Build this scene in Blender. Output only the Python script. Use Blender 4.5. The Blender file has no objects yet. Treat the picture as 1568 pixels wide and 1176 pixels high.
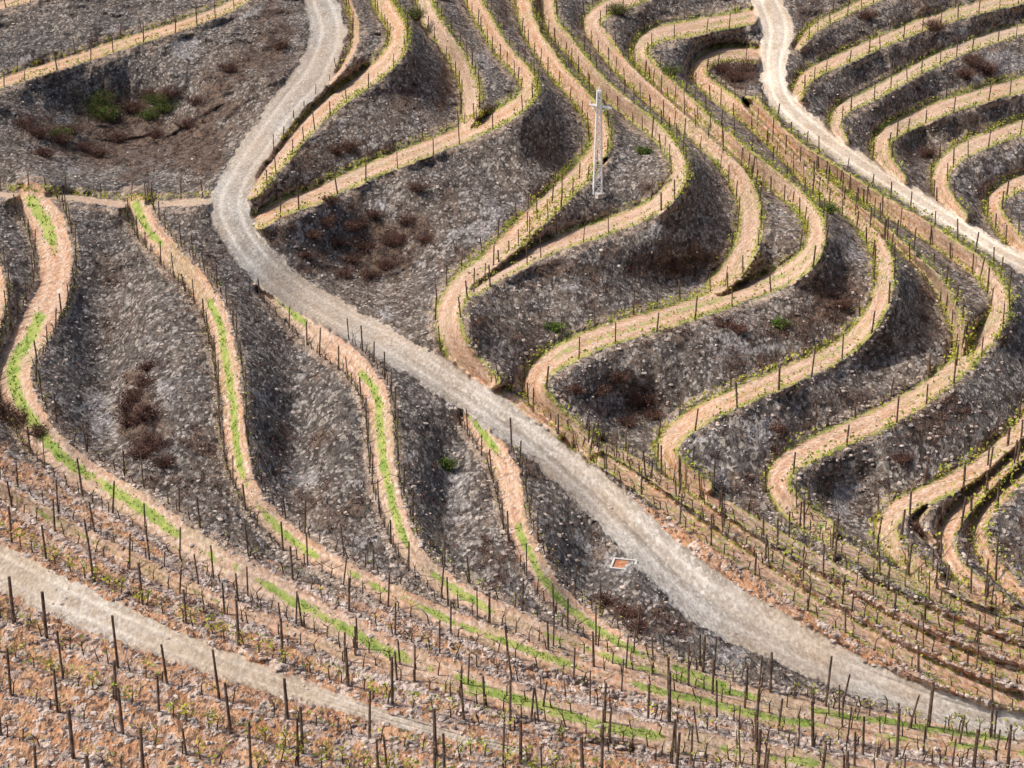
import bpy, math, numpy as np
from mathutils import Vector
rng=np.random.default_rng(7)
scene=bpy.context.scene
# ---------------------------------------------------------------- site frame
FPX=2926.0; PITCH=math.radians(20); CAMZ=52.0
GY=math.tan(math.radians(5)); GX=-0.015; Z0=-47.5
f=np.array([0,math.cos(PITCH),-math.sin(PITCH)]); up=np.array([0,math.sin(PITCH),math.cos(PITCH)])
def world(u,v,h):
    u=np.asarray(u,float);v=np.asarray(v,float)
    a=(u-784)/FPX; b=(588-v)/FPX
    dx=a; dy=f[1]+up[1]*b; dz=f[2]+up[2]*b
    t=(Z0+h)/(dz-GY*dy-GX*dx)
    return np.stack([dx*t,dy*t,dz*t+CAMZ],-1)
_T=rng.random((256,256))
def vnoise(x,y,s,seed=0):
    x=np.asarray(x)/s+seed*17.3; y=np.asarray(y)/s+seed*9.7
    xi=np.floor(x).astype(int); yi=np.floor(y).astype(int); fx=x-xi; fy=y-yi
    fx=fx*fx*(3-2*fx); fy=fy*fy*(3-2*fy)
    g=lambda i,j:_T[i&255,j&255]
    return (g(xi,yi)*(1-fx)+g(xi+1,yi)*fx)*(1-fy)+(g(xi,yi+1)*(1-fx)+g(xi+1,yi+1)*fx)*fy
def fbm(x,y,s,seed=0,o=3):
    r=0;a=1;t=0
    for k in range(o):
        r=r+a*vnoise(x,y,s/2**k,seed+k*3); t+=a; a*=.55
    return r/t
def spline(P,step=6.0):
    P=np.array(P,float); Q=np.vstack([2*P[0]-P[1],P,2*P[-1]-P[-2]]); out=[]
    for i in range(1,len(Q)-2):
        p0,p1,p2,p3=Q[i-1:i+3]; n=max(2,int(np.linalg.norm(p2[:2]-p1[:2])/step))
        t=np.linspace(0,1,n,endpoint=False)[:,None]
        out.append(.5*((2*p1)+(-p0+p2)*t+(2*p0-5*p1+4*p2-p3)*t*t+(-p0+3*p1-3*p2+p3)*t**3))
    out.append(P[-1:]); return np.vstack(out)
# ---------------------------------------------------------------- traced features
R1=[(480,-55,50),(490,0,52),(503,50,56),(482,110,54),(440,160,48),(402,215,48),(368,265,46),(350,310,62),(362,352,58),(395,398,56),(445,442,52),(520,487,48),(600,530,48),(680,580,52),(760,635,54),(830,685,54),(900,745,60),(960,800,66),(1020,862,76),(1090,920,86),(1180,970,74),(1270,1016,62),(1380,1062,52),(1480,1095,46),(1568,1112,40),(1700,1135,40),(1800,1150,40)]
R2=[(1165,-55,46),(1175,0,48),(1190,45,52),(1184,105,40),(1200,158,38),(1250,202,34),(1310,246,30),(1380,290,28),(1450,334,28),(1520,378,28),(1568,404,28),(1680,455,28),(1800,505,28)]
R3=[(-225,772,70),(-100,827,70),(0,868,66),(120,927,60),(250,982,48),(380,1031,38),(500,1070,28),(600,1100,20),(700,1128,14),(800,1150,10)]
ROADS=[(R1,.12),(R2,1.0),(R3,.6)]
T=[]
def ter(p,w,g=.2,e=.6,d=1,style='far',rows=(1,1),pale=0,rub=0.7):
    T.append(dict(p=p,w=w,g=g,e=e,d=d,style=style,rows=rows,pale=pale,rub=rub))
# lower left hillside
ter([(50,306),(64,328),(75,352),(85,400),(80,450),(48,510),(22,570),(45,640),(95,700),(165,748),(240,795),(310,845),(400,893),(500,948),(600,1000),(700,1038),(830,1083),(960,1118),(1100,1146),(1300,1178),(1500,1200)],(52,36),g=1.15,e=.35,d=-1,style='near',pale=.1,rub=1)
ter([(209,312),(217,330),(228,352),(262,392),(300,432),(330,480),(345,540),(355,600),(358,660),(370,720),(400,780),(450,830),(520,870),(600,910),(700,955),(820,1000),(950,1040),(1080,1075),(1250,1110),(1450,1140),(1700,1165)],(34,28),g=1.1,e=.35,d=-1,style='near',rub=1)
ter([(415,440),(450,478),(492,517),(545,560),(577,610),(585,670),(590,730),(605,790),(632,848),(680,893),(760,938),(870,985),(1000,1028),(1130,1062),(1300,1096),(1500,1125),(1700,1150)],(38,26),g=1.05,e=.3,d=-1,style='near',rub=1,pale=.15)
ter([(722,632),(745,668),(768,705),(781,745),(788,785),(802,832),(830,880),(870,930),(930,975),(1010,1015),(1110,1050)],(38,28),g=1.1,e=.3,d=-1,style='near',rub=1,pale=.1)
ter([(-225,645),(-100,705),(0,750),(100,806),(200,858),(320,915),(440,965),(560,1012),(680,1050),(820,1090),(980,1130),(1150,1160),(1400,1195)],(24,16),g=.5,e=.3,d=-1,style='near',rub=1)
ter([(-225,300),(-120,330),(-40,380),(-10,450),(-30,520),(-60,600),(-40,680)],(40,40),g=.4,e=.3,d=-1,style='near')
ter([(-60,300),(0,298),(110,303),(200,313),(322,308)],(9,12),g=.1,e=.1,rows=(1,0),pale=.3)
# upper left
ter([(-225,190),(-100,158),(0,127),(60,108),(130,86),(200,63),(270,41),(340,15),(400,-18),(450,-50)],(16,16),g=.45,e=.8)
ter([(-225,60),(-100,35),(0,8),(80,-12),(200,-45)],(14,12),g=.3,e=.6)
# first spur
ter([(385,292),(430,238),(470,192),(520,147),(570,113),(603,80),(610,48),(592,15),(572,-25),(565,-55)],(26,30),g=.35,e=1)
ter([(505,125),(530,95),(545,60),(540,20),(520,-30)],(9,9),g=.3,e=.7,rows=(1,0))
ter([(375,350),(430,318),(480,300),(540,272),(600,247),(660,224),(720,200),(770,175),(808,145),(803,115),(772,80),(747,40),(725,0),(712,-55)],(26,26),g=.35,e=1)
ter([(716,197),(722,150),(708,105),(682,62),(655,20),(638,-55)],(28,26),g=.35,e=.8,pale=.3)
ter([(745,588),(708,548),(690,510),(688,475),(710,435),(750,402),(800,352),(850,302),(895,258),(917,225),(915,190),(888,148),(850,105),(815,50),(800,0),(800,-55)],(42,25),g=.25,e=.9)
ter([(728,440),(765,415),(815,388),(870,366),(930,346),(990,322),(1030,290),(1040,252),(1010,206),(960,165),(915,125),(875,75),(842,30),(835,-55)],(25,24),g=.3,e=1,pale=.1)
ter([(800,372),(838,325),(880,285),(925,248)],(10,8),g=.5,e=.9,rows=(1,0))
ter([(905,690),(850,640),(822,608),(818,580),(838,557),(875,535),(930,512),(1000,492),(1060,472),(1120,452),(1195,424),(1238,392),(1250,352),(1230,315),(1190,280),(1140,240),(1090,198),(1040,150),(1000,112),(978,82),(1000,55),(1070,40),(1150,25)],(38,24),g=.5,e=1)
ter([(1100,440),(1130,402),(1148,352),(1143,300),(1115,248),(1060,196),(1010,155),(960,110),(920,62),(905,35),(930,12),(990,-12),(1060,-50)],(38,22),g=.2,e=.9)
ter([(1075,750),(1030,712),(1020,690),(1032,665),(1070,637),(1130,607),(1200,577),(1260,550),(1310,515),(1343,470),(1355,420),(1343,372),(1310,330),(1260,288),(1210,240),(1160,190),(1110,152),(1072,120),(1075,97),(1110,82),(1160,84)],(34,24),g=.45,e=1)
ter([(1260,810),(1212,775),(1190,738),(1212,704),(1280,670),(1350,640),(1412,604),(1455,570),(1500,525),(1532,472),(1510,420),(1450,374),(1380,330),(1300,280),(1220,228),(1170,180),(1150,160)],(38,24),g=.35,e=.95)
ter([(1475,560),(1466,500),(1440,440),(1400,396),(1350,352),(1290,302),(1232,252)],(22,14),g=.15,e=.9)
ter([(1430,890),(1372,842),(1355,810),(1375,780),(1430,752),(1500,715),(1550,670),(1620,610),(1790,500)],(32,30),g=.35,e=.9)
ter([(1540,930),(1475,880),(1450,835),(1458,800),(1500,750),(1560,695),(1640,640),(1790,560)],(28,24),g=.3,e=.9)
ter([(1428,830),(1405,800),(1420,775)],(12,12),g=.3,e=.8,rows=(1,0))
ter([(1640,960),(1560,905),(1510,850),(1500,800),(1540,748),(1620,690),(1790,620)],(24,24),g=.2,e=.8)
# lower right benches following the gravel road
ter([(745,588),(800,625),(870,668),(960,728),(1050,795),(1150,862),(1250,930),(1350,985),(1450,1035),(1568,1078),(1790,1130)],(20,26),g=.5,e=.9,style='mid',rub=.6)
ter([(880,668),(960,702),(1050,762),(1140,822),(1240,885),(1350,948),(1460,1000),(1580,1042),(1790,1092)],(16,22),g=.45,e=.9,style='mid',rub=.6)
ter([(1040,725),(1090,762),(1165,808),(1270,868),(1380,924),(1490,972),(1610,1012),(1790,1058)],(20,18),g=.5,e=.9,style='mid',rub=.5)
ter([(1215,785),(1290,838),(1400,896),(1510,945),(1630,985),(1790,1025)],(18,16),g=.45,e=.9,style='mid',rub=.5)
ter([(1385,855),(1440,888),(1530,928),(1650,965),(1790,995)],(16,14),g=.3,e=.8,style='mid')
# right of the pale road
ter([(1212,165),(1225,132),(1245,110),(1300,85),(1380,50),(1450,25),(1568,-5),(1790,-50)],(20,18),g=.5,e=1)
ter([(1222,70),(1245,45),(1300,15),(1360,-10),(1450,-45)],(13,13),g=.5,e=1)
ter([(1290,220),(1278,190),(1292,165),(1340,142),(1400,108),(1470,75),(1568,45),(1790,-5)],(20,17),g=.4,e=1,pale=.2)
ter([(1375,275),(1350,240),(1352,212),(1385,190),(1450,162),(1530,138),(1620,118),(1790,80)],(27,20),g=.45,e=1)
ter([(1470,335),(1440,290),(1445,255),(1475,230),(1520,210),(1600,185),(1790,150)],(27,20),g=.3,e=1)
ter([(1568,385),(1530,340),(1522,308),(1550,285),(1620,262),(1790,230)],(27,20),g=.35,e=1)
EXTRA=[ # foreground trellis rows without a bench
 [(-200,858),(-100,905),(0,945),(120,1000),(250,1045),(380,1085),(500,1115),(620,1145),(750,1175),(900,1210)],
 [(-200,910),(-100,958),(0,1000),(130,1055),(270,1100),(420,1142),(560,1178),(700,1205)],
 [(-200,975),(-100,1015),(0,1058),(150,1112),(300,1160),(420,1190)],
 [(-200,1050),(-100,1090),(0,1125),(150,1172),(300,1212)],
 [(-200,1150),(0,1200),(200,1245),(420,1285),(700,1310)],
 [(560,1070),(700,1100),(840,1132),(980,1160),(1150,1190),(1300,1215)],
 [(-200,735),(-100,780),(0,822),(120,880),(240,935),(360,985),(480,1032),(600,1070)],
 [(420,1165),(560,1192),(700,1212),(900,1238),(1200,1262)],
 [(700,1150),(850,1178),(1000,1200),(1200,1222),(1500,1240)],
 [(1050,1020),(1150,1052),(1280,1085),(1420,1112),(1600,1140)],
 [(1000,1100),(1150,1130),(1300,1150),(1450,1170),(1620,1190)]]
# ---------------------------------------------------------------- rasterise to survey grid
NU,NV=1440,1010
U=np.linspace(-225,1790,NU); V=np.linspace(-58,1345,NV); du=U[1]-U[0]; dv=V[1]-V[0]
UU,VV=np.meshgrid(U,V)
def field(P,extra):
    m=extra+P[:,2].max()/2
    i0=max(0,int((P[:,0].min()-m-U[0])/du)); i1=min(NU,int((P[:,0].max()+m-U[0])/du)+2)
    j0=max(0,int((P[:,1].min()-m-V[0])/dv)); j1=min(NV,int((P[:,1].max()+m-V[0])/dv)+2)
    if i1<=i0 or j1<=j0: return None
    sh=(j1-j0,i1-i0); D=np.full(sh,1e9); S=np.zeros(sh); W=np.ones(sh); A=np.zeros(sh)
    acc=0
    for k in range(len(P)-1):
        a=P[k];b=P[k+1]; e=b[:2]-a[:2]; L=np.hypot(*e)
        if L<1e-6: continue
        e=e/L; r=extra+max(a[2],b[2])/2
        x0=max(i0,int((min(a[0],b[0])-r-U[0])/du)); x1=min(i1,int((max(a[0],b[0])+r-U[0])/du)+2)
        y0=max(j0,int((min(a[1],b[1])-r-V[0])/dv)); y1=min(j1,int((max(a[1],b[1])+r-V[0])/dv)+2)
        if x1<=x0 or y1<=y0: acc+=L; continue
        px=UU[y0:y1,x0:x1]-a[0]; py=VV[y0:y1,x0:x1]-a[1]
        t=np.clip(px*e[0]+py*e[1],0,L); qx=px-t*e[0]; qy=py-t*e[1]; d=np.hypot(qx,qy)
        s=-e[1]*px+e[0]*py
        sl=(slice(y0-j0,y1-j0),slice(x0-i0,x1-i0)); m_=d<D[sl]
        D[sl]=np.where(m_,d,D[sl]); S[sl]=np.where(m_,np.sign(s)*d,S[sl])
        W[sl]=np.where(m_,a[2]+(b[2]-a[2])*t/L,W[sl]); A[sl]=np.where(m_,acc+t,A[sl]); acc+=L
    return (slice(j0,j1),slice(i0,i1)),D,S,W,A
wob=(fbm(UU,VV,26,3)-.5)*9+(vnoise(UU,VV,6,8)-.5)*4
ED=np.full((NV,NU),60.0); SN=np.zeros((NV,NU)); GR=np.zeros((NV,NU)); EG=np.zeros((NV,NU)); PA=np.zeros((NV,NU)); RB=np.zeros((NV,NU)); HV=np.zeros((NV,NU)); RUT=np.zeros((NV,NU))
for t in T:
    p=np.array(t['p'],float); seg=np.r_[0,np.cumsum(np.hypot(*np.diff(p,axis=0).T))]
    w=t['w'][0]+(t['w'][1]-t['w'][0])*seg/seg[-1]
    P=spline(np.c_[p,w]); t['P']=P
    r=field(P,34)
    if r is None: continue
    sl,D,S,W,A=r; wb=wob[sl]*np.clip(W/26,.4,1.0)
    ed=D-W/2+wb; m=ed<ED[sl]; x=S/(W/2)
    g=t['g']*np.exp(-((x+.25*(vnoise(A,A*0,45,3)-.5))/.40)**2)*np.clip((fbm(A,A*0+t['w'][0],90,5,3)-.27)*3.6,0.02,1)
    eg=t['e']*np.exp(-((np.abs(x)-.92)/.28)**2)*(vnoise(A,x*0,35,9)*.6+.6)
    amp={'far':1.05*np.clip((1000-VV[sl])/400,.25,1),'mid':.28+0*A,'near':.75*np.clip((960-VV[sl])/320,.12,1)}[t['style']]
    for Fld,val in ((ED,ed),(SN,x),(GR,g),(EG,eg),(PA,t['pale']+0*x),(RB,t['rub']+0*x),(HV,t['d']*amp*np.clip(x,-1,1)),(RUT,np.exp(-((np.abs(x)-.42)/.18)**2))):
        Fld[sl]=np.where(m,val,Fld[sl])
RD=np.full((NV,NU),60.0); RP=np.zeros((NV,NU)); RS=np.zeros((NV,NU))
for rp,pl in ROADS:
    P=spline(rp); r=field(P,30); sl,D,S,W,A=r; ed=D-W/2+wob[sl]*1.2; m=ed<RD[sl]
    RD[sl]=np.where(m,ed,RD[sl]); RP[sl]=np.where(m,pl,RP[sl]); RS[sl]=np.where(m,S/(W/2)+.12*(vnoise(A,A*0,70,2)-.5),RS[sl])
ROWD=np.full((NV,NU),60.0)
for e in EXTRA:
    P=spline([(a,b,4) for a,b in e]); sl,D,S,W,A=field(P,26); ROWD[sl]=np.minimum(ROWD[sl],D)
# ---- relief : benches level, banks steep
mask=(ED<0)|(RD<0); val=np.where(RD<0,0,HV)
h=None
for st in (8,4,2):
    mk=mask[::st,::st]; vl=val[::st,::st]
    if h is None: h=np.zeros(mk.shape)
    else:
        h=np.repeat(np.repeat(h,2,0),2,1)
        h=np.pad(h,((0,max(0,mk.shape[0]-h.shape[0])),(0,max(0,mk.shape[1]-h.shape[1]))),'edge')[:mk.shape[0],:mk.shape[1]]
    for it in range(90):
        h=np.where(mk,vl,h); q=np.pad(h,1,'edge'); h=(q[:-2,1:-1]+q[2:,1:-1]+q[1:-1,:-2]+q[1:-1,2:])/4
    h=np.where(mk,vl,h)
h=np.repeat(np.repeat(h,2,0),2,1); h=np.pad(h,((0,max(0,NV-h.shape[0])),(0,max(0,NU-h.shape[1]))),'edge')[:NV,:NU]
for _ in range(6):
    q=np.pad(h,1,'edge'); h=(q[:-2,1:-1]+q[2:,1:-1]+q[1:-1,:-2]+q[1:-1,2:]+4*h)/8
def gau(u,v,su,sv,a): return a*np.exp(-((UU-u)/su)**2-((VV-v)/sv)**2)
for (u,v,su,sv,a) in [(560,400,110,80,-3.6),(1050,430,90,45,-2.5),(970,630,80,55,-2.2),(190,200,150,80,-4.4),(1115,115,45,32,-2.2),(1300,760,70,55,-1.6),(700,130,30,60,-1.4),(860,230,40,60,-.7),(1410,220,30,40,-1.7),(1340,560,60,40,-1.5),
   (800,170,60,60,2.1),(1030,270,60,60,2.8),(1245,370,60,60,2.8),(1355,430,60,70,2.4),(600,70,50,50,2.3),(700,480,50,60,1.4),(1525,470,50,50,1.8),(160,560,58,160,-2.6),(450,650,50,160,-2.3),(690,750,38,110,-1.8),(900,880,48,90,-1.6)]:
    h=h+gau(u,v,su,sv,a)
rp_=spline(R1[8:]); rv=np.interp(U,rp_[:,0],rp_[:,1])
dr=np.abs(VV-rv[None,:]); h=h+2.4*(1-np.exp(-dr/160))*np.clip((VV-300)/300,0,1)
X0=world(UU,VV,h)
bank=np.clip(np.minimum(ED,RD)/12,0,1)
rid=1-2*np.abs(fbm(X0[...,0],X0[...,1],5.5,11,3)-.5)
h=h+bank*((fbm(X0[...,0],X0[...,1]*.7,6,2,5)-.5)*1.25+(rid-.8)*.5*np.clip(1.2-VV/1000,.2,1))+(1-bank)*(fbm(X0[...,0],X0[...,1],1.5,6,2)-.5)*.10
h=h+np.where(RD<0,-.07*np.exp(-((np.abs(RS)-.45)/.14)**2),0)
XYZ=world(UU,VV,h)
def samp(Fld,u,v):
    x=np.clip((np.asarray(u)-U[0])/du,0,NU-1.001); y=np.clip((np.asarray(v)-V[0])/dv,0,NV-1.001)
    i=x.astype(int); j=y.astype(int); fx=x-i; fy=y-j
    if Fld.ndim==3: fx=fx[...,None]; fy=fy[...,None]
    return (Fld[j,i]*(1-fx)+Fld[j,i+1]*fx)*(1-fy)+(Fld[j+1,i]*(1-fx)+Fld[j+1,i+1]*fx)*fy
# zones
vb=np.interp(U,[-225,0,150,300,450,600,800,950,1050,1150,1300,1790],[610,688,765,835,885,925,965,1000,1040,1070,1100,1190])[None,:]
pink=np.clip((VV-vb+(fbm(UU,VV,40,12)-.5)*60)/45+.5,0,1)
l2=np.interp(U,[740,900,1000,1200,1400,1568,1790],[655,715,775,850,918,965,1020])[None,:]
pink=np.maximum(pink,.8*np.clip((VV-l2)/30+.5,0,1)*(VV<rv[None,:])*(UU>740))
brush=np.zeros((NV,NU))
for (u,v,su,sv,a) in [(560,375,85,60,.9),(215,640,32,75,.9),(970,610,50,45,.7),(1120,120,35,28,1),(1490,110,38,25,.7),(180,190,150,65,.9),(420,70,60,60,.8),(1040,410,75,25,.6),(60,640,50,40,.9),(240,740,70,28,.8),(540,230,60,25,.7),(1290,470,60,50,.6),(1330,760,45,45,.6),(620,160,50,35,.6),(950,935,50,30,.8),(860,600,30,20,.6),(1180,500,80,30,.5),(1430,640,60,40,.5),(170,430,25,70,.5),(310,230,40,60,.8),(840,400,70,30,.3)]:
    brush=np.maximum(brush,gau(u,v,su,sv,a))
bn=fbm(UU,VV,55,14,4); brush=np.clip(brush*(.4+1.1*fbm(UU,VV,30,4,3))+np.clip((bn-.50)*3.0,0,.65),0,1)
scree=np.clip((fbm(UU,VV*1.4,60,21,4)-.57)*5,0,1)
for (u,v,su,sv,a) in [(215,238,35,22,1),(260,600,35,45,.8),(470,760,30,60,.4),(1385,100,60,25,.6),(1300,780,30,30,.5),(100,240,40,20,.5),(780,300,40,40,.3)]:
    scree=np.maximum(scree,gau(u,v,su,sv,a))
# ---------------------------------------------------------------- mesh helper
def mesh_obj(name,verts,faces,mats=(),midx=None,smooth=False,parent=None):
    verts=np.asarray(verts,np.float32).reshape(-1,3); faces=np.asarray(faces,np.int32); k=faces.shape[1]
    me=bpy.data.meshes.new(name); me.vertices.add(len(verts)); me.vertices.foreach_set('co',verts.ravel())
    me.loops.add(faces.size); me.loops.foreach_set('vertex_index',faces.ravel())
    me.polygons.add(len(faces)); me.polygons.foreach_set('loop_start',np.arange(0,faces.size,k,dtype=np.int32))
    try: me.polygons.foreach_set('loop_total',np.full(len(faces),k,dtype=np.int32))
    except Exception: pass
    for m in mats: me.materials.append(m)
    if midx is not None: me.polygons.foreach_set('material_index',np.asarray(midx,np.int32))
    me.polygons.foreach_set('use_smooth',np.full(len(faces),smooth,dtype=bool))
    me.update(calc_edges=True)
    ob=bpy.data.objects.new(name,me); scene.collection.objects.link(ob)
    if parent: ob.parent=parent
    return ob
# ---------------------------------------------------------------- node helper
class NT:
    def __init__(s,name,st=None):
        s.m=bpy.data.materials.new(name); s.m.use_nodes=True; s.t=s.m.node_tree; s.n=s.t.nodes; s.b=s.n['Principled BSDF']
        s.b.inputs['Specular IOR Level'].default_value=.15; s.b.inputs['Roughness'].default_value=.9
        g=s.n.new('ShaderNodeNewGeometry'); s.pos=g.outputs['Position']
        if st:
            mp=s.n.new('ShaderNodeMapping'); mp.inputs['Scale'].default_value=st; s.t.links.new(s.pos,mp.inputs[0]); s.pos=mp.outputs[0]
    def _set(s,i,v):
        if isinstance(v,bpy.types.NodeSocket): s.t.links.new(v,i)
        elif isinstance(v,(tuple,list)) and len(v)==3 and i.type=='RGBA': i.default_value=(*v,1)
        else: i.default_value=v
    def math(s,op,a,b=0.0,clamp=False):
        n=s.n.new('ShaderNodeMath'); n.operation=op; n.use_clamp=clamp; s._set(n.inputs[0],a); s._set(n.inputs[1],b); return n.outputs[0]
    def noise(s,sc,det=4,rough=.6,vec=None):
        n=s.n.new('ShaderNodeTexNoise'); s._set(n.inputs['Vector'],vec or s.pos); n.inputs['Scale'].default_value=sc; n.inputs['Detail'].default_value=det; n.inputs['Roughness'].default_value=rough; return n.outputs['Fac']
    def vor(s,sc,vec=None):
        n=s.n.new('ShaderNodeTexVoronoi'); s._set(n.inputs['Vector'],vec or s.pos); n.inputs['Scale'].default_value=sc
        sp=s.n.new('ShaderNodeSeparateColor'); s.t.links.new(n.outputs['Color'],sp.inputs[0]); return n.outputs['Distance'],sp.outputs[0],sp.outputs[1]
    def mix(s,fac,a,b,bt='MIX'):
        n=s.n.new('ShaderNodeMix'); n.data_type='RGBA'; n.blend_type=bt; s._set(n.inputs[0],fac); s._set(n.inputs[6],a); s._set(n.inputs[7],b); return n.outputs[2]
    def ss(s,x,a,b,c=0.0,d=1.0):
        n=s.n.new('ShaderNodeMapRange'); n.interpolation_type='SMOOTHSTEP'; s._set(n.inputs[0],x)
        for k,vv in zip((1,2,3,4),(a,b,c,d)): n.inputs[k].default_value=vv
        return n.outputs[0]
    def attr(s,name):
        n=s.n.new('ShaderNodeAttribute'); n.attribute_name=name; sp=s.n.new('ShaderNodeSeparateColor'); s.t.links.new(n.outputs['Color'],sp.inputs[0]); return sp.outputs
    def scale(s,col,f):
        n=s.n.new('ShaderNodeVectorMath'); n.operation='SCALE'; s._set(n.inputs[0],col); s._set(n.inputs[3],f); return n.outputs[0]
    def out(s,col,bump=None,bs=.5,bd=.1):
        s._set(s.b.inputs['Base Color'],col)
        if bump is not None:
            b=s.n.new('ShaderNodeBump'); b.inputs['Strength'].default_value=bs; b.inputs['Distance'].default_value=bd; s._set(b.inputs['Height'],bump); s.t.links.new(b.outputs[0],s.b.inputs['Normal'])
        return s.m
# ground
g=NT('hillside_ground',(1,.45,1.0)); a1=g.attr('zoneA'); a2=g.attr('zoneB'); a3=g.attr('zoneC'); a4=g.attr('zoneD')
nL=g.noise(.07,3); nM=g.noise(.55,4,.65); nF=g.noise(6,3,.7); nG=g.noise(2.0,4,.7)
d1,c1,c1b=g.vor(3.4); d3,c3,c3b=g.vor(6.5)
cen=lambda x,k:g.math('MULTIPLY',g.math('SUBTRACT',x,.5),k)
bankc=g.mix(g.ss(nL,.40,.60),(.100,.086,.079),(.122,.094,.076))
bankc=g.mix(g.ss(nM,.5,.72),bankc,(.165,.130,.105))
bankc=g.mix(g.math('MULTIPLY',g.ss(nG,.38,.54,1,0),.8),bankc,(.030,.024,.020))
stone=g.mix(c1b,(.23,.21,.20),(.39,.335,.28))
bankc=g.mix(g.math('MULTIPLY',g.ss(c1,.80,.90),.55),bankc,stone)
bankc=g.mix(g.math('MULTIPLY',g.ss(c3,.78,.92),.6),bankc,(.38,.345,.32))
scf=g.ss(g.math('ADD',a4[2],cen(nG,1.3)),.5,.9,0,.65)
bankc=g.mix(scf,bankc,g.mix(c3,(.14,.128,.126),(.40,.37,.36)))
br=g.ss(g.math('ADD',a3[0],cen(nM,1.2)),.35,.8,0,.85)
bankc=g.mix(br,bankc,g.mix(g.ss(nG,.38,.62),(.038,.025,.020),(.130,.086,.062)))
bankc=g.scale(bankc,g.ss(nF,.3,.7,.5,1.5))
pk=g.mix(g.ss(nG,.35,.62),(.35,.170,.088),(.47,.285,.175))
pk=g.mix(g.ss(c1,.68,.80,0,.7),pk,g.mix(c1b,(.31,.24,.22),(.62,.52,.46)))
pk=g.mix(g.ss(nM,.52,.64,0,.4),pk,(.30,.215,.18))
pk=g.mix(g.ss(c3,.74,.86,0,.8),pk,(.09,.052,.038))
pk=g.scale(pk,g.ss(nF,.3,.7,.6,1.3))
pf=g.ss(g.math('ADD',a2[2],cen(nG,.9)),.4,.6)
col=g.mix(pf,bankc,pk)
rub=g.ss(g.math('ADD',a2[1],cen(nG,1.2)),.42,.72,0,.9)
rubc=g.mix(c1,(.17,.105,.083),(.56,.47,.42)); rubd=g.mix(c1,(.15,.105,.08),(.42,.33,.26)); rubc=g.mix(pf,rubd,rubc); rubc=g.scale(rubc,g.ss(nF,.3,.7,.6,1.3))
col=g.mix(rub,col,rubc)
be=g.mix(g.ss(nM,.35,.65),(.40,.205,.115),(.45,.28,.185)); be=g.mix(g.ss(nL,.4,.6,0,.6),be,(.37,.265,.20))
be=g.mix(g.math('MULTIPLY',a4[0],.6),be,(.54,.39,.285))
be=g.mix(g.ss(g.noise(.3,3,.6),.5,.66,0,.45),be,(.29,.25,.13))
be=g.mix(a2[0],be,(.45,.39,.33))
be=g.mix(g.ss(c3,.66,.82,0,.6),be,g.mix(c3b,(.60,.51,.44),(.20,.13,.09)))
be=g.scale(be,g.ss(nF,.3,.7,.66,1.26))
bf=g.ss(g.math('ADD',a1[0],cen(nG,1.5)),.34,.66)
col=g.mix(bf,col,be)
nX=g.noise(2.3,3,.75)
gc=g.mix(g.ss(nG,.35,.65),(.14,.235,.03),(.33,.35,.10))
gf=g.ss(g.math('ADD',a1[1],cen(nX,1.9)),.40,.70,0,.9)
col=g.mix(gf,col,gc)
egf=g.ss(g.math('ADD',a3[1],cen(nX,1.6)),.42,.80,0,.8)
col=g.mix(egf,col,g.mix(c1,(.17,.205,.04),(.38,.34,.12)))
ro=g.mix(g.ss(nM,.35,.65),(.33,.312,.29),(.24,.212,.185)); rp=g.mix(g.ss(nM,.35,.65),(.62,.53,.43),(.46,.36,.27))
ro=g.mix(a3[2],ro,rp); ro=g.mix(g.math('MULTIPLY',a4[1],.65),ro,g.mix(a3[2],(.45,.425,.40),(.74,.66,.56))); ro=g.mix(g.ss(c3,.7,.85,0,.5),ro,(.53,.495,.46)); ro=g.mix(g.ss(nL,.40,.58,0,.55),ro,(.37,.28,.20))
ro=g.scale(ro,g.ss(nF,.3,.7,.75,1.2))
rf=g.ss(g.math('ADD',a1[2],cen(nG,1.2)),.36,.62)
col=g.mix(rf,col,ro)
bh=g.math('ADD',g.math('MULTIPLY',nF,.7),g.math('MULTIPLY',nG,1.4))
bh=g.math('MULTIPLY',bh,g.math('SUBTRACT',1.0,g.math('MULTIPLY',g.math('MAXIMUM',a1[2],a1[0]),.7)))
MG=g.out(col,bh,.95,.18)
def simple(name,c1,c2,sc=8,rough=.9,bd=.02):
    m=NT(name); n=m.noise(sc,2,.7); m.b.inputs['Roughness'].default_value=rough
    return m.out(m.mix(m.ss(n,.35,.65),c1,c2))
def leafmat(name,c1,c2,tr=.25,sc=1.7):
    m=NT(name); n=m.noise(sc,2,.8); c=m.mix(m.ss(n,.38,.62),c1,c2); m.out(c)
    if tr<=0: return m.m
    t=m.n.new('ShaderNodeBsdfTranslucent'); m._set(t.inputs[0],c); x=m.n.new('ShaderNodeMixShader'); x.inputs[0].default_value=tr
    m.t.links.new(m.b.outputs[0],x.inputs[1]); m.t.links.new(t.outputs[0],x.inputs[2]); m.t.links.new(x.outputs[0],m.n['Material Output'].inputs[0]); return m.m
MPOST=simple('weathered_post_wood',(.085,.055,.040),(.20,.14,.105),3)
MWIRE=simple('trellis_wire',(.16,.15,.14),(.22,.2,.19),3,.5)
MBARK=simple('vine_bark',(.05,.032,.022),(.12,.078,.055),5)
MLEAF=leafmat('young_vine_leaf',(.28,.37,.045),(.54,.53,.09),.3)
MLEAF2=leafmat('vine_leaf_dry',(.38,.33,.09),(.34,.22,.12),.2)
MGRASS=leafmat('grass_blade',(.13,.22,.035),(.30,.35,.08),.25,.8)
MTWIG=leafmat('dry_twig',(.080,.042,.032),(.19,.105,.080),0)
MGLEAF=leafmat('shrub_leaf',(.07,.14,.02),(.16,.25,.05),.2)
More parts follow.
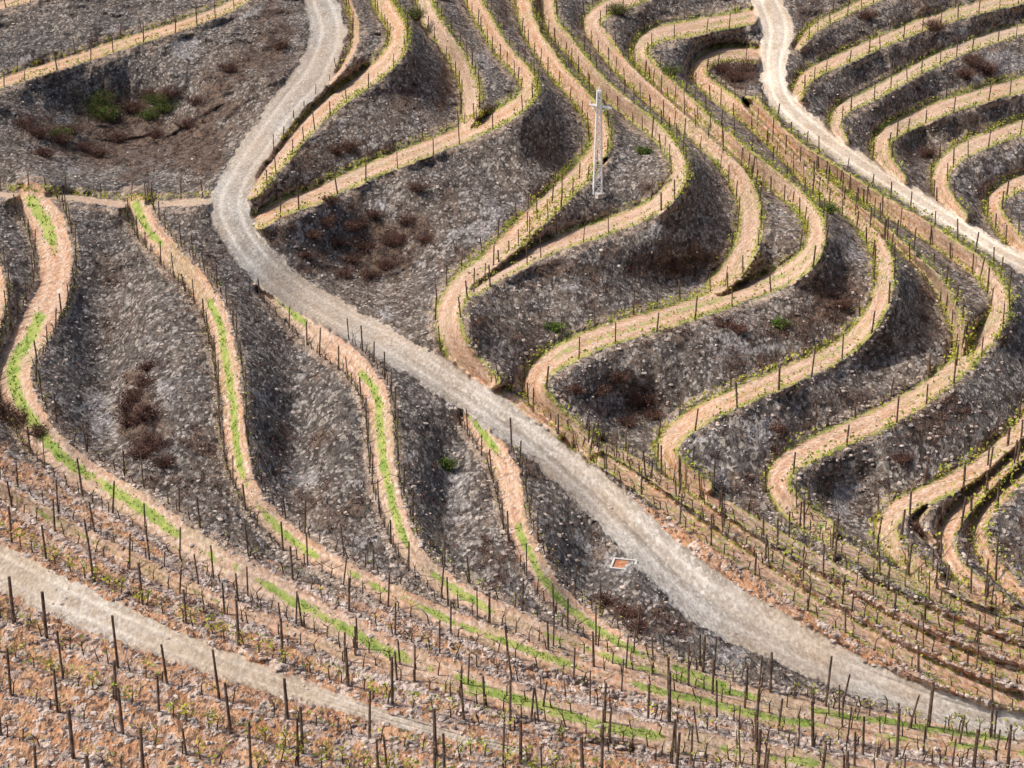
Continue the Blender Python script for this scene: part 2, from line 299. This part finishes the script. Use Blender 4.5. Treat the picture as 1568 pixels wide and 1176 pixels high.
MSTONE=simple('schist_stone',(.25,.20,.175),(.55,.46,.40),1.3)
MWHITE=simple('white_painted_steel',(.78,.79,.80),(.84,.84,.84),2,.5)
MCONC=simple('concrete',(.46,.44,.41),(.58,.56,.53),3)
# ---------------------------------------------------------------- terrain mesh with outer margins
A=np.stack([np.clip(.5-ED/8,0,1),GR,np.clip(.5-RD/9,0,1)],-1)
edgez=np.exp(-((ED-7)/8)**2)*RB*(RD>0)*.95
edgez=np.maximum(edgez,np.exp(-(ROWD/8)**2)*.6*(RD>2)*(ED>2))
rrut=np.exp(-((np.abs(RS)-.45)/.16)**2)
B=np.stack([PA,edgez,pink],-1); C=np.stack([brush,EG,RP],-1); Dd=np.stack([RUT,rrut,scree],-1)
def pad(Xg,att):
    offs=[12,45,140,420,1500]
    def ext(Xg,axis,first,dirv):
        e=Xg[:1] if (axis==0 and first) else Xg[-1:] if axis==0 else Xg[:,:1] if first else Xg[:,-1:]
        L=[]
        for o in offs:
            q=e.copy(); q[...,0]+=dirv[0]*o; q[...,1]+=dirv[1]*o; q[...,2]+=GY*dirv[1]*o+GX*dirv[0]*o*(1); L.append(q)
        if first: L=L[::-1]; return np.concatenate(L+[Xg],axis)
        return np.concatenate([Xg]+L,axis)
    Xg=ext(Xg,1,True,(-1,0)); Xg=ext(Xg,1,False,(1,0)); Xg=ext(Xg,0,True,(0,1)); Xg=ext(Xg,0,False,(0,-1))
    n=len(offs); return Xg,[np.pad(a,((n,n),(n,n),(0,0)),'edge') for a in att]
XG,(A,B,C,Dd)=pad(XYZ,[A,B,C,Dd]); nv,nu=XG.shape[:2]
idx=np.arange(nv*nu).reshape(nv,nu)
F=np.stack([idx[:-1,:-1],idx[1:,:-1],idx[1:,1:],idx[:-1,1:]],-1).reshape(-1,4)
ground=mesh_obj('terraced_hillside_ground',XG,F,[MG],smooth=True)
for nm,arr in (('zoneA',A),('zoneB',B),('zoneC',C),('zoneD',Dd)):
    at=ground.data.attributes.new(nm,'FLOAT_COLOR','POINT'); at.data.foreach_set('color',np.concatenate([arr,np.ones(arr.shape[:2]+(1,))],-1).astype(np.float32).ravel())
# ---------------------------------------------------------------- vineyard rows
def prism(a,b,ra,rb,n=4,cap=True):
    k=len(a); d=b-a; d/=np.linalg.norm(d,axis=1)[:,None]+1e-9
    ref=np.where(np.abs(d[:,2:3])>.9,np.array([[1.,0,0]]),np.array([[0,0,1.]])); x=np.cross(d,ref); x/=np.linalg.norm(x,axis=1)[:,None]; y=np.cross(d,x)
    an=np.arange(n)*2*math.pi/n; ring=x[:,None]*np.cos(an)[None,:,None]+y[:,None]*np.sin(an)[None,:,None]
    ra=np.broadcast_to(ra,(k,))[:,None,None]; rb=np.broadcast_to(rb,(k,))[:,None,None]
    vv=np.concatenate([a[:,None]+ring*ra,b[:,None]+ring*rb],1)
    i=np.arange(n); q=np.stack([i,(i+1)%n,(i+1)%n+n,i+n],-1)
    if cap:
        if n==4: q=np.vstack([q,[[4,5,6,7]]])
        if n==6: q=np.vstack([q,[[6,7,8,9],[6,9,10,11]]])
    ff=q[None]+(np.arange(k)*2*n)[:,None,None]
    return vv.reshape(-1,3),ff.reshape(-1,4)
def leaves(c,size):
    k=len(c); a=rng.normal(size=(k,3)); a/=np.linalg.norm(a,axis=1)[:,None]; b=rng.normal(size=(k,3)); b=np.cross(a,b); b/=np.linalg.norm(b,axis=1)[:,None]
    s=size[:,None]*.5
    vv=np.stack([c-a*s,c-b*s*.75,c+a*s,c+b*s*.75],1); ff=np.arange(k*4).reshape(k,4); return vv.reshape(-1,3),ff
class Acc:
    def __init__(s): s.v=[];s.f=[];s.m=[];s.n=0
    def add(s,vf,mi):
        v_,f_=vf
        if len(v_)==0: return
        s.v.append(v_); s.f.append(f_+s.n); s.m.append(np.full(len(f_),mi)); s.n+=len(v_)
    def build(s,name,mats,smooth=False):
        if s.n==0: return
        return mesh_obj(name,np.vstack(s.v),np.vstack(s.f),mats,np.concatenate(s.m),smooth)
def row(uv,style):
    u=uv[:,0]; v=uv[:,1]; W=samp(XYZ,u,v); seg=np.linalg.norm(np.diff(W,axis=0),axis=1); S=np.r_[0,np.cumsum(seg)]
    if S[-1]<4: return
    P=lambda s:np.stack([np.interp(s,S,W[:,k]) for k in range(3)],-1)
    vv=lambda s:np.interp(s,S,v); uu=lambda s:np.interp(s,S,u)
    acc=Acc()
    sp={'near':3.1,'mid':3.2,'far':3.6,'fore':3.0}[style]
    s=np.arange(rng.random()*sp,S[-1],sp); s=s+rng.normal(size=len(s))*.4; s=np.clip(s,0,S[-1])
    ok=(samp(RD,uu(s),vv(s))>-2); s=s[ok]
    if len(s):
        b=P(s); hgt={'near':1.55,'mid':1.4,'far':1.35,'fore':2.1}[style]*(1+rng.normal(size=len(s))*.12)
        t=b+np.c_[rng.normal(size=(len(s),2))*.09,hgt]; b[:,2]-=.3
        r={'near':.045,'mid':.045,'far':.052,'fore':.062}[style]*(1+.15*rng.normal(size=len(s)))
        acc.add(prism(b,t,r*1.1,r*.9,6),0)
        if style!='far' and len(s)>1:
            for fr in (.45,.85):
                p=b+(t-b)*fr; L=np.linalg.norm(p[1:]-p[:-1],axis=1)<7
                acc.add(prism(p[:-1][L],p[1:][L],.0035,.0035,4,False),1)
    st={'near':1.1,'mid':1.0,'far':.9,'fore':.9}[style]
    s=np.arange(.3,S[-1],st); s=s+rng.normal(size=len(s))*.15; s=s[(samp(RD,uu(s),vv(s))>0)&(rng.random(len(s))<.93)]; s=np.clip(s,0,S[-1])
    if len(s):
        b=P(s); k=len(s); th=.35+.2*rng.random(k); t=b+np.c_[rng.normal(size=(k,2))*.07,th]; bb=b.copy(); bb[:,2]-=.1
        if style!='far':
            acc.add(prism(bb,t,.034,.024,4,False),2)
            for q in range(3):
                tip=t+np.c_[rng.normal(size=(k,2))*.18,.05+.3*rng.random(k)]; acc.add(prism(t,tip,.017,.010,4,False),2)
        nl={'near':15,'mid':20,'far':24,'fore':44}[style]
        vig=np.clip(vnoise(s,s*0,12,int(S[-1])%50)*1.9-.3,.15,1.0)*(.4+.6*rng.random(k))
        rep=np.repeat(np.arange(k),nl); keep=rng.random(len(rep))<vig[rep]; rep=rep[keep]; n=len(rep)
        spr={'near':.15,'mid':.2,'far':.22,'fore':.19}[style]
        zb={'near':(.1,.6),'mid':(.08,.5),'far':(.04,.5),'fore':(.3,.55)}[style]
        c=b[rep]+np.c_[rng.normal(size=(n,2))*spr,zb[0]+zb[1]*rng.random(n)]
        size={'near':.11,'mid':.15,'far':.18,'fore':.14}[style]*(.6+.8*rng.random(n))
        lv,lf=leaves(c,size); dry=rng.random(n)<(.40 if style=='near' else .2)
        acc.v.append(lv);acc.f.append(lf+acc.n);acc.m.append(np.where(dry,4,3));acc.n+=len(lv)
    acc.build('vineyard_row',[MPOST,MWIRE,MBARK,MLEAF,MLEAF2])
def offset(P,o):
    d=np.gradient(P[:,:2],axis=0); d/=np.linalg.norm(d,axis=1)[:,None]+1e-9; n=np.c_[-d[:,1],d[:,0]]
    return P[:,:2]+n*(o*P[:,2:3]/2)
for t in T:
    for k,sgn in ((0,-1),(1,1)):
        if not t['rows'][k]: continue
        q=offset(t['P'],sgn*(1.0 if t['style']!='near' else 1.25))
        ok=(q[:,0]>-220)&(q[:,0]<1785)&(q[:,1]>-55)&(q[:,1]<1340); q=q[ok]
        if len(q)>3: row(q,t['style'])
for e in EXTRA:
    q=spline([(a,b,0) for a,b in e])[:,:2]; row(q,'fore')
# ---------------------------------------------------------------- stones
def icos():
    p=(1+5**.5)/2; v_=np.array([(-1,p,0),(1,p,0),(-1,-p,0),(1,-p,0),(0,-1,p),(0,1,p),(0,-1,-p),(0,1,-p),(p,0,-1),(p,0,1),(-p,0,-1),(-p,0,1)])/1.9
    f_=np.array([(0,11,5),(0,5,1),(0,1,7),(0,7,10),(0,10,11),(1,5,9),(5,11,4),(11,10,2),(10,7,6),(7,1,8),(3,9,4),(3,4,2),(3,2,6),(3,6,8),(3,8,9),(4,9,5),(2,4,11),(6,2,10),(8,6,7),(9,8,1)]); return v_,f_
iv,jf=icos()
N=90000; su=rng.uniform(-200,1770,N); sv=rng.uniform(0,1330,N)
ez=edgez; wgt=.14+.26*samp(pink,su,sv)*(sv>600)+.9*samp(ez,su,sv)*np.clip(sv/600,0,1)
wgt*=np.where(samp(RD,su,sv)<0,.04,1)*np.where(samp(ED,su,sv)<-3,.1,1)
k_=rng.random(N)<wgt*.8; su=su[k_];sv=sv[k_]; n=len(su); base=samp(XYZ,su,sv)
sz=(.05+.13*rng.random(n)**3)
sc=rng.uniform(.5,1.3,(n,1,3))*sz[:,None,None]; sc[:,:,2]*=.65
vv=iv[None]*(1+rng.normal(size=(n,12,1))*.15)*sc; an=rng.random(n)*6.28; ca,sa=np.cos(an)[:,None],np.sin(an)[:,None]
vv=np.stack([vv[...,0]*ca-vv[...,1]*sa,vv[...,0]*sa+vv[...,1]*ca,vv[...,2]],-1)+base[:,None]+np.array([0,0,.01])
mesh_obj('loose_schist_stones',vv,(jf[None]+(np.arange(n)*12)[:,None,None]).reshape(-1,3),[MSTONE])
# ---------------------------------------------------------------- grass blades
N=420000; su=rng.uniform(-200,1700,N); sv=rng.uniform(0,1300,N)
gn=vnoise(su,sv,7,3)
gm=samp(GR,su,sv)*(samp(ED,su,sv)<0)*(samp(RD,su,sv)>0)*np.clip((gn-.3)*3,0,1)+.8*samp(EG,su,sv)**2*(samp(ED,su,sv)<4)*(samp(RD,su,sv)>0)
k_=rng.random(N)<np.clip(gm-.12,0,1)*.8; su=su[k_];sv=sv[k_]; n=len(su); b=samp(XYZ,su,sv)
hh=(.06+.10*rng.random(n))*np.clip((1300-sv)/600,.8,1.8); an=rng.random(n)*6.28; dd=np.c_[np.cos(an),np.sin(an),np.zeros(n)]*(hh*.3)[:,None]
tp=b+np.c_[rng.normal(size=(n,2))*hh[:,None]*.5,hh]
mesh_obj('grass_tufts',np.stack([b-dd,b+dd,tp],1),np.arange(n*3).reshape(n,3),[MGRASS])
# ---------------------------------------------------------------- shrubs
def shrub(u,v,size,green=False):
    c=samp(XYZ,np.array([u]),np.array([v]))[0]; acc=Acc(); k=int(40+45*size)
    th=rng.random(k)*6.28; r=rng.random(k)**.6; lobes=.55+.45*np.sin(th*3+rng.random()*6)
    root=c+np.c_[np.cos(th)*r*size*.3,np.sin(th)*r*size*.3,np.full(k,-.1)]
    mid=root+np.c_[np.cos(th)*r*size*.4*lobes,np.sin(th)*r*size*.4*lobes,size*(.15+.25*rng.random(k))]
    tip=mid+np.c_[np.cos(th)*r*size*.35+rng.normal(size=k)*size*.14,np.sin(th)*r*size*.35+rng.normal(size=k)*size*.14,size*(.05+.35*rng.random(k))]
    acc.add(prism(root,mid,.018,.012,4,False),0); acc.add(prism(mid,tip,.012,.005,4,False),0)
    for q in range(4):
        m0=mid+(tip-mid)*rng.random((k,1)); e=m0+rng.normal(size=(k,3))*size*.15+np.array([0,0,size*.08]); acc.add(prism(m0,e,.010,.004,4,False),0)
    n=k*(12 if green else 3); i=rng.integers(0,k,n); p=mid[i]+(tip[i]-mid[i])*rng.random((n,1))*1.2+rng.normal(size=(n,3))*size*.12
    acc.add(leaves(p,(.06+.08*rng.random(n))),1)
    acc.build('green_shrub' if green else 'dry_shrub',[MTWIG,MGLEAF if green else MTWIG])
SH=[(500,345,1.1),(540,352,1.3),(575,332,.9),(602,375,1.4),(540,402,1.),(592,412,1.2),(622,342,.9),(640,292,.9),(560,382,1.),(515,375,.9),(565,425,1.),(478,365,.9),(530,425,.9),(470,395,.8),(650,370,.8),(505,310,.8),
 (205,615,1.1),(200,650,1.0),(232,688,1.2),(222,590,.9),(195,630,.9),(225,640,1.2),(250,715,.9),(215,700,1.0),(228,565,.7),(948,582,.9),(988,618,1.1),(962,652,.9),(920,602,.7),(1000,640,.8),(1105,112,1.7),(1130,125,1.9),(1140,108,1.6),(1490,100,1.5),(1512,112,1.4),(1475,118,1.3),(1430,45,1.5),(1325,28,1.3),
 (60,210,1.6),(92,220,1.4),(130,232,1.3),(205,172,1.6),(262,150,1.4),(300,160,1.2),(40,195,1.4),(70,240,1.3),(110,205,1.3),(230,150,1.4),(285,195,1.3),(150,240,1.2),(180,215,1.1),(240,210,1.0),(1108,500,.9),(1130,508,.8),(880,600,.7),(1030,412,1.0),(1290,470,.8),(1420,240,1.3),(535,230,1.1),(515,235,1.0),(1190,660,.7),(30,650,1.1),(10,640,1.0),(60,665,.9),(-10,630,1.1),(1380,705,.7),(1410,812,.7),(430,75,1.2),(350,110,1.2),(960,945,.8),(930,925,.7),(975,965,.7)]
for s_ in SH: shrub(*s_)
for s_ in [(152,160,1.7),(162,182,1.7),(148,172,1.4),(243,160,1.5),(252,172,1.3),(228,182,1.3),(90,212,1.2),(634,30,1.6),(946,22,1.6),(1268,325,.9),(1195,500,.7),(682,715,.7),(850,505,.7),(1028,115,1.1),(985,235,.8)]: shrub(*s_,green=True)
acc=Acc(); N=20000; su=rng.uniform(-200,1770,N); sv=rng.uniform(-40,1000,N); k_=(samp(ED,su,sv)>5)&(samp(RD,su,sv)>4)&(rng.random(N)<.05+.75*samp(brush,su,sv)**1.5); su=su[k_];sv=sv[k_]; c=samp(XYZ,su,sv); k=len(c)
sz=.12+.28*rng.random((k,1))
for q in range(6):
    e=c+np.c_[rng.normal(size=(k,2))*sz,.1+1.1*sz[:,0]*rng.random(k)]; acc.add(prism(c,e,.012,.004,4,False),0)
n=k*8; i=rng.integers(0,k,n); acc.add(leaves(c[i]+np.c_[rng.normal(size=(n,2))*sz[i],.03+sz[i,0]*rng.random(n)],.07+.09*rng.random(n)),1)
acc.build('dry_bank_weeds',[MTWIG,MTWIG])
# ---------------------------------------------------------------- lattice pole
base=samp(XYZ,np.array([915.]),np.array([298.]))[0]; dep=np.linalg.norm(base-np.array([0,0,CAMZ])); H=168/(FPX/dep)*.98
pole=bpy.data.objects.new('lattice_power_pole',None); scene.collection.objects.link(pole); pole.location=base
K=H/9.0
acc=Acc(); w0,w1=.36*K,.15*K
hw=lambda z:w0+(w1-w0)*z/H
cor=[(-1,-1),(1,-1),(1,1),(-1,1)]; pt=lambda c,z:np.array([c[0]*hw(z),c[1]*hw(z),z])
seg=lambda a,b,r:acc.add(prism(np.array([a],float),np.array([b],float),r*K,r*K,4),0)
for c in cor: seg(pt(c,-.2),pt(c,H*.97),.065)
nb=12; zs=np.linspace(0.1,H*.97,nb)
for j in range(nb-1):
    for q in range(4):
        a_,b_=cor[q],cor[(q+1)%4]
        if (j+q)%2: a_,b_=b_,a_
        seg(pt(a_,zs[j]),pt(b_,zs[j+1]),.034); seg(pt(cor[q],zs[j+1]),pt(cor[(q+1)%4],zs[j+1]),.026)
zc=H*.82
for yy in(-.12,.12): seg((-.70*K,yy,zc+.16),(1.05*K,yy,zc-.1),.085)
seg((-.70*K,-.12,zc+.16),(-.70*K,.12,zc+.16),.06); seg((1.05*K,-.12,zc-.1),(1.05*K,.12,zc-.1),.06)
seg((0,0,zc-.6*K),(-.5*K,0,zc+.1),.04); seg((0,0,zc-.6*K),(.7*K,0,zc-.06),.04); seg((0,0,H*.95),(0,0,H),.07)
o=acc.build('lattice_mast',[MWHITE]); o.parent=pole
acc=Acc()
for xx,zz in((-.62*K,.14),(.98*K,-.08)):
    for j in range(3): acc.add(prism(np.array([[xx,0,zc+zz+.06+j*.09]]),np.array([[xx,0,zc+zz+.13+j*.09]]),.08,.045,6),0)
o=acc.build('insulators',[MCONC]); o.parent=pole
acc=Acc(); acc.add(prism(np.array([[0,0,-.5]]),np.array([[0,0,.12]]),.75*K,.68*K,4),0); o=acc.build('concrete_footing',[MCONC]); o.parent=pole
c=samp(XYZ,np.array([955.]),np.array([866.]))[0]; acc=Acc()
def box(x0,x1,y0,y1,z0,z1,mi):
    v_=np.array([(x,y,z) for z in(z0,z1) for x,y in((x0,y0),(x1,y0),(x1,y1),(x0,y1))],float); f_=np.array([(0,1,5,4),(1,2,6,5),(2,3,7,6),(3,0,4,7),(4,5,6,7),(3,2,1,0)]); acc.add((v_,f_),mi)
box(-.6,.6,-.5,-.4,-.6,.1,0);box(-.6,.6,.4,.5,-.6,.1,0);box(-.6,-.5,-.399,.399,-.6,.095,0);box(.5,.6,-.399,.399,-.6,.095,0);box(-.498,.498,-.398,.398,-.6,.03,1)
MRUST=simple('rusty_soil',(.34,.13,.06),(.46,.24,.14),4)
o=acc.build('concrete_drain_box',[MCONC,MRUST]); o.location=c; o.rotation_euler=(math.radians(6),0,math.radians(-14))
# ---------------------------------------------------------------- light, sky, camera
az=math.radians(-78); el=math.radians(50)
sd=bpy.data.lights.new('sun','SUN'); sd.energy=4.1; sd.angle=math.radians(4.0); sd.color=(1,.94,.85)
so=bpy.data.objects.new('sun',sd); scene.collection.objects.link(so)
dirv=Vector((math.sin(az)*math.cos(el),math.cos(az)*math.cos(el),math.sin(el))); so.rotation_euler=dirv.to_track_quat('Z','Y').to_euler(); so.location=dirv*100
w=bpy.data.worlds.new('World'); scene.world=w; w.use_nodes=True; nt=w.node_tree; sk=nt.nodes.new('ShaderNodeTexSky'); sk.sky_type='NISHITA'; sk.sun_disc=False; sk.sun_elevation=el; sk.sun_rotation=az; sk.dust_density=5
nt.links.new(sk.outputs[0],nt.nodes['Background'].inputs[0]); nt.nodes['Background'].inputs[1].default_value=.14
cd=bpy.data.cameras.new('camera'); co=bpy.data.objects.new('camera',cd); scene.collection.objects.link(co); co.location=(0,0,CAMZ); co.rotation_euler=(math.pi/2-PITCH,0,0)
cd.sensor_width=36; cd.lens=FPX/1568*36; cd.clip_end=8000; cd.clip_start=.5; scene.camera=co
scene.view_settings.view_transform='Standard'; scene.view_settings.look='None'; scene.view_settings.exposure=0
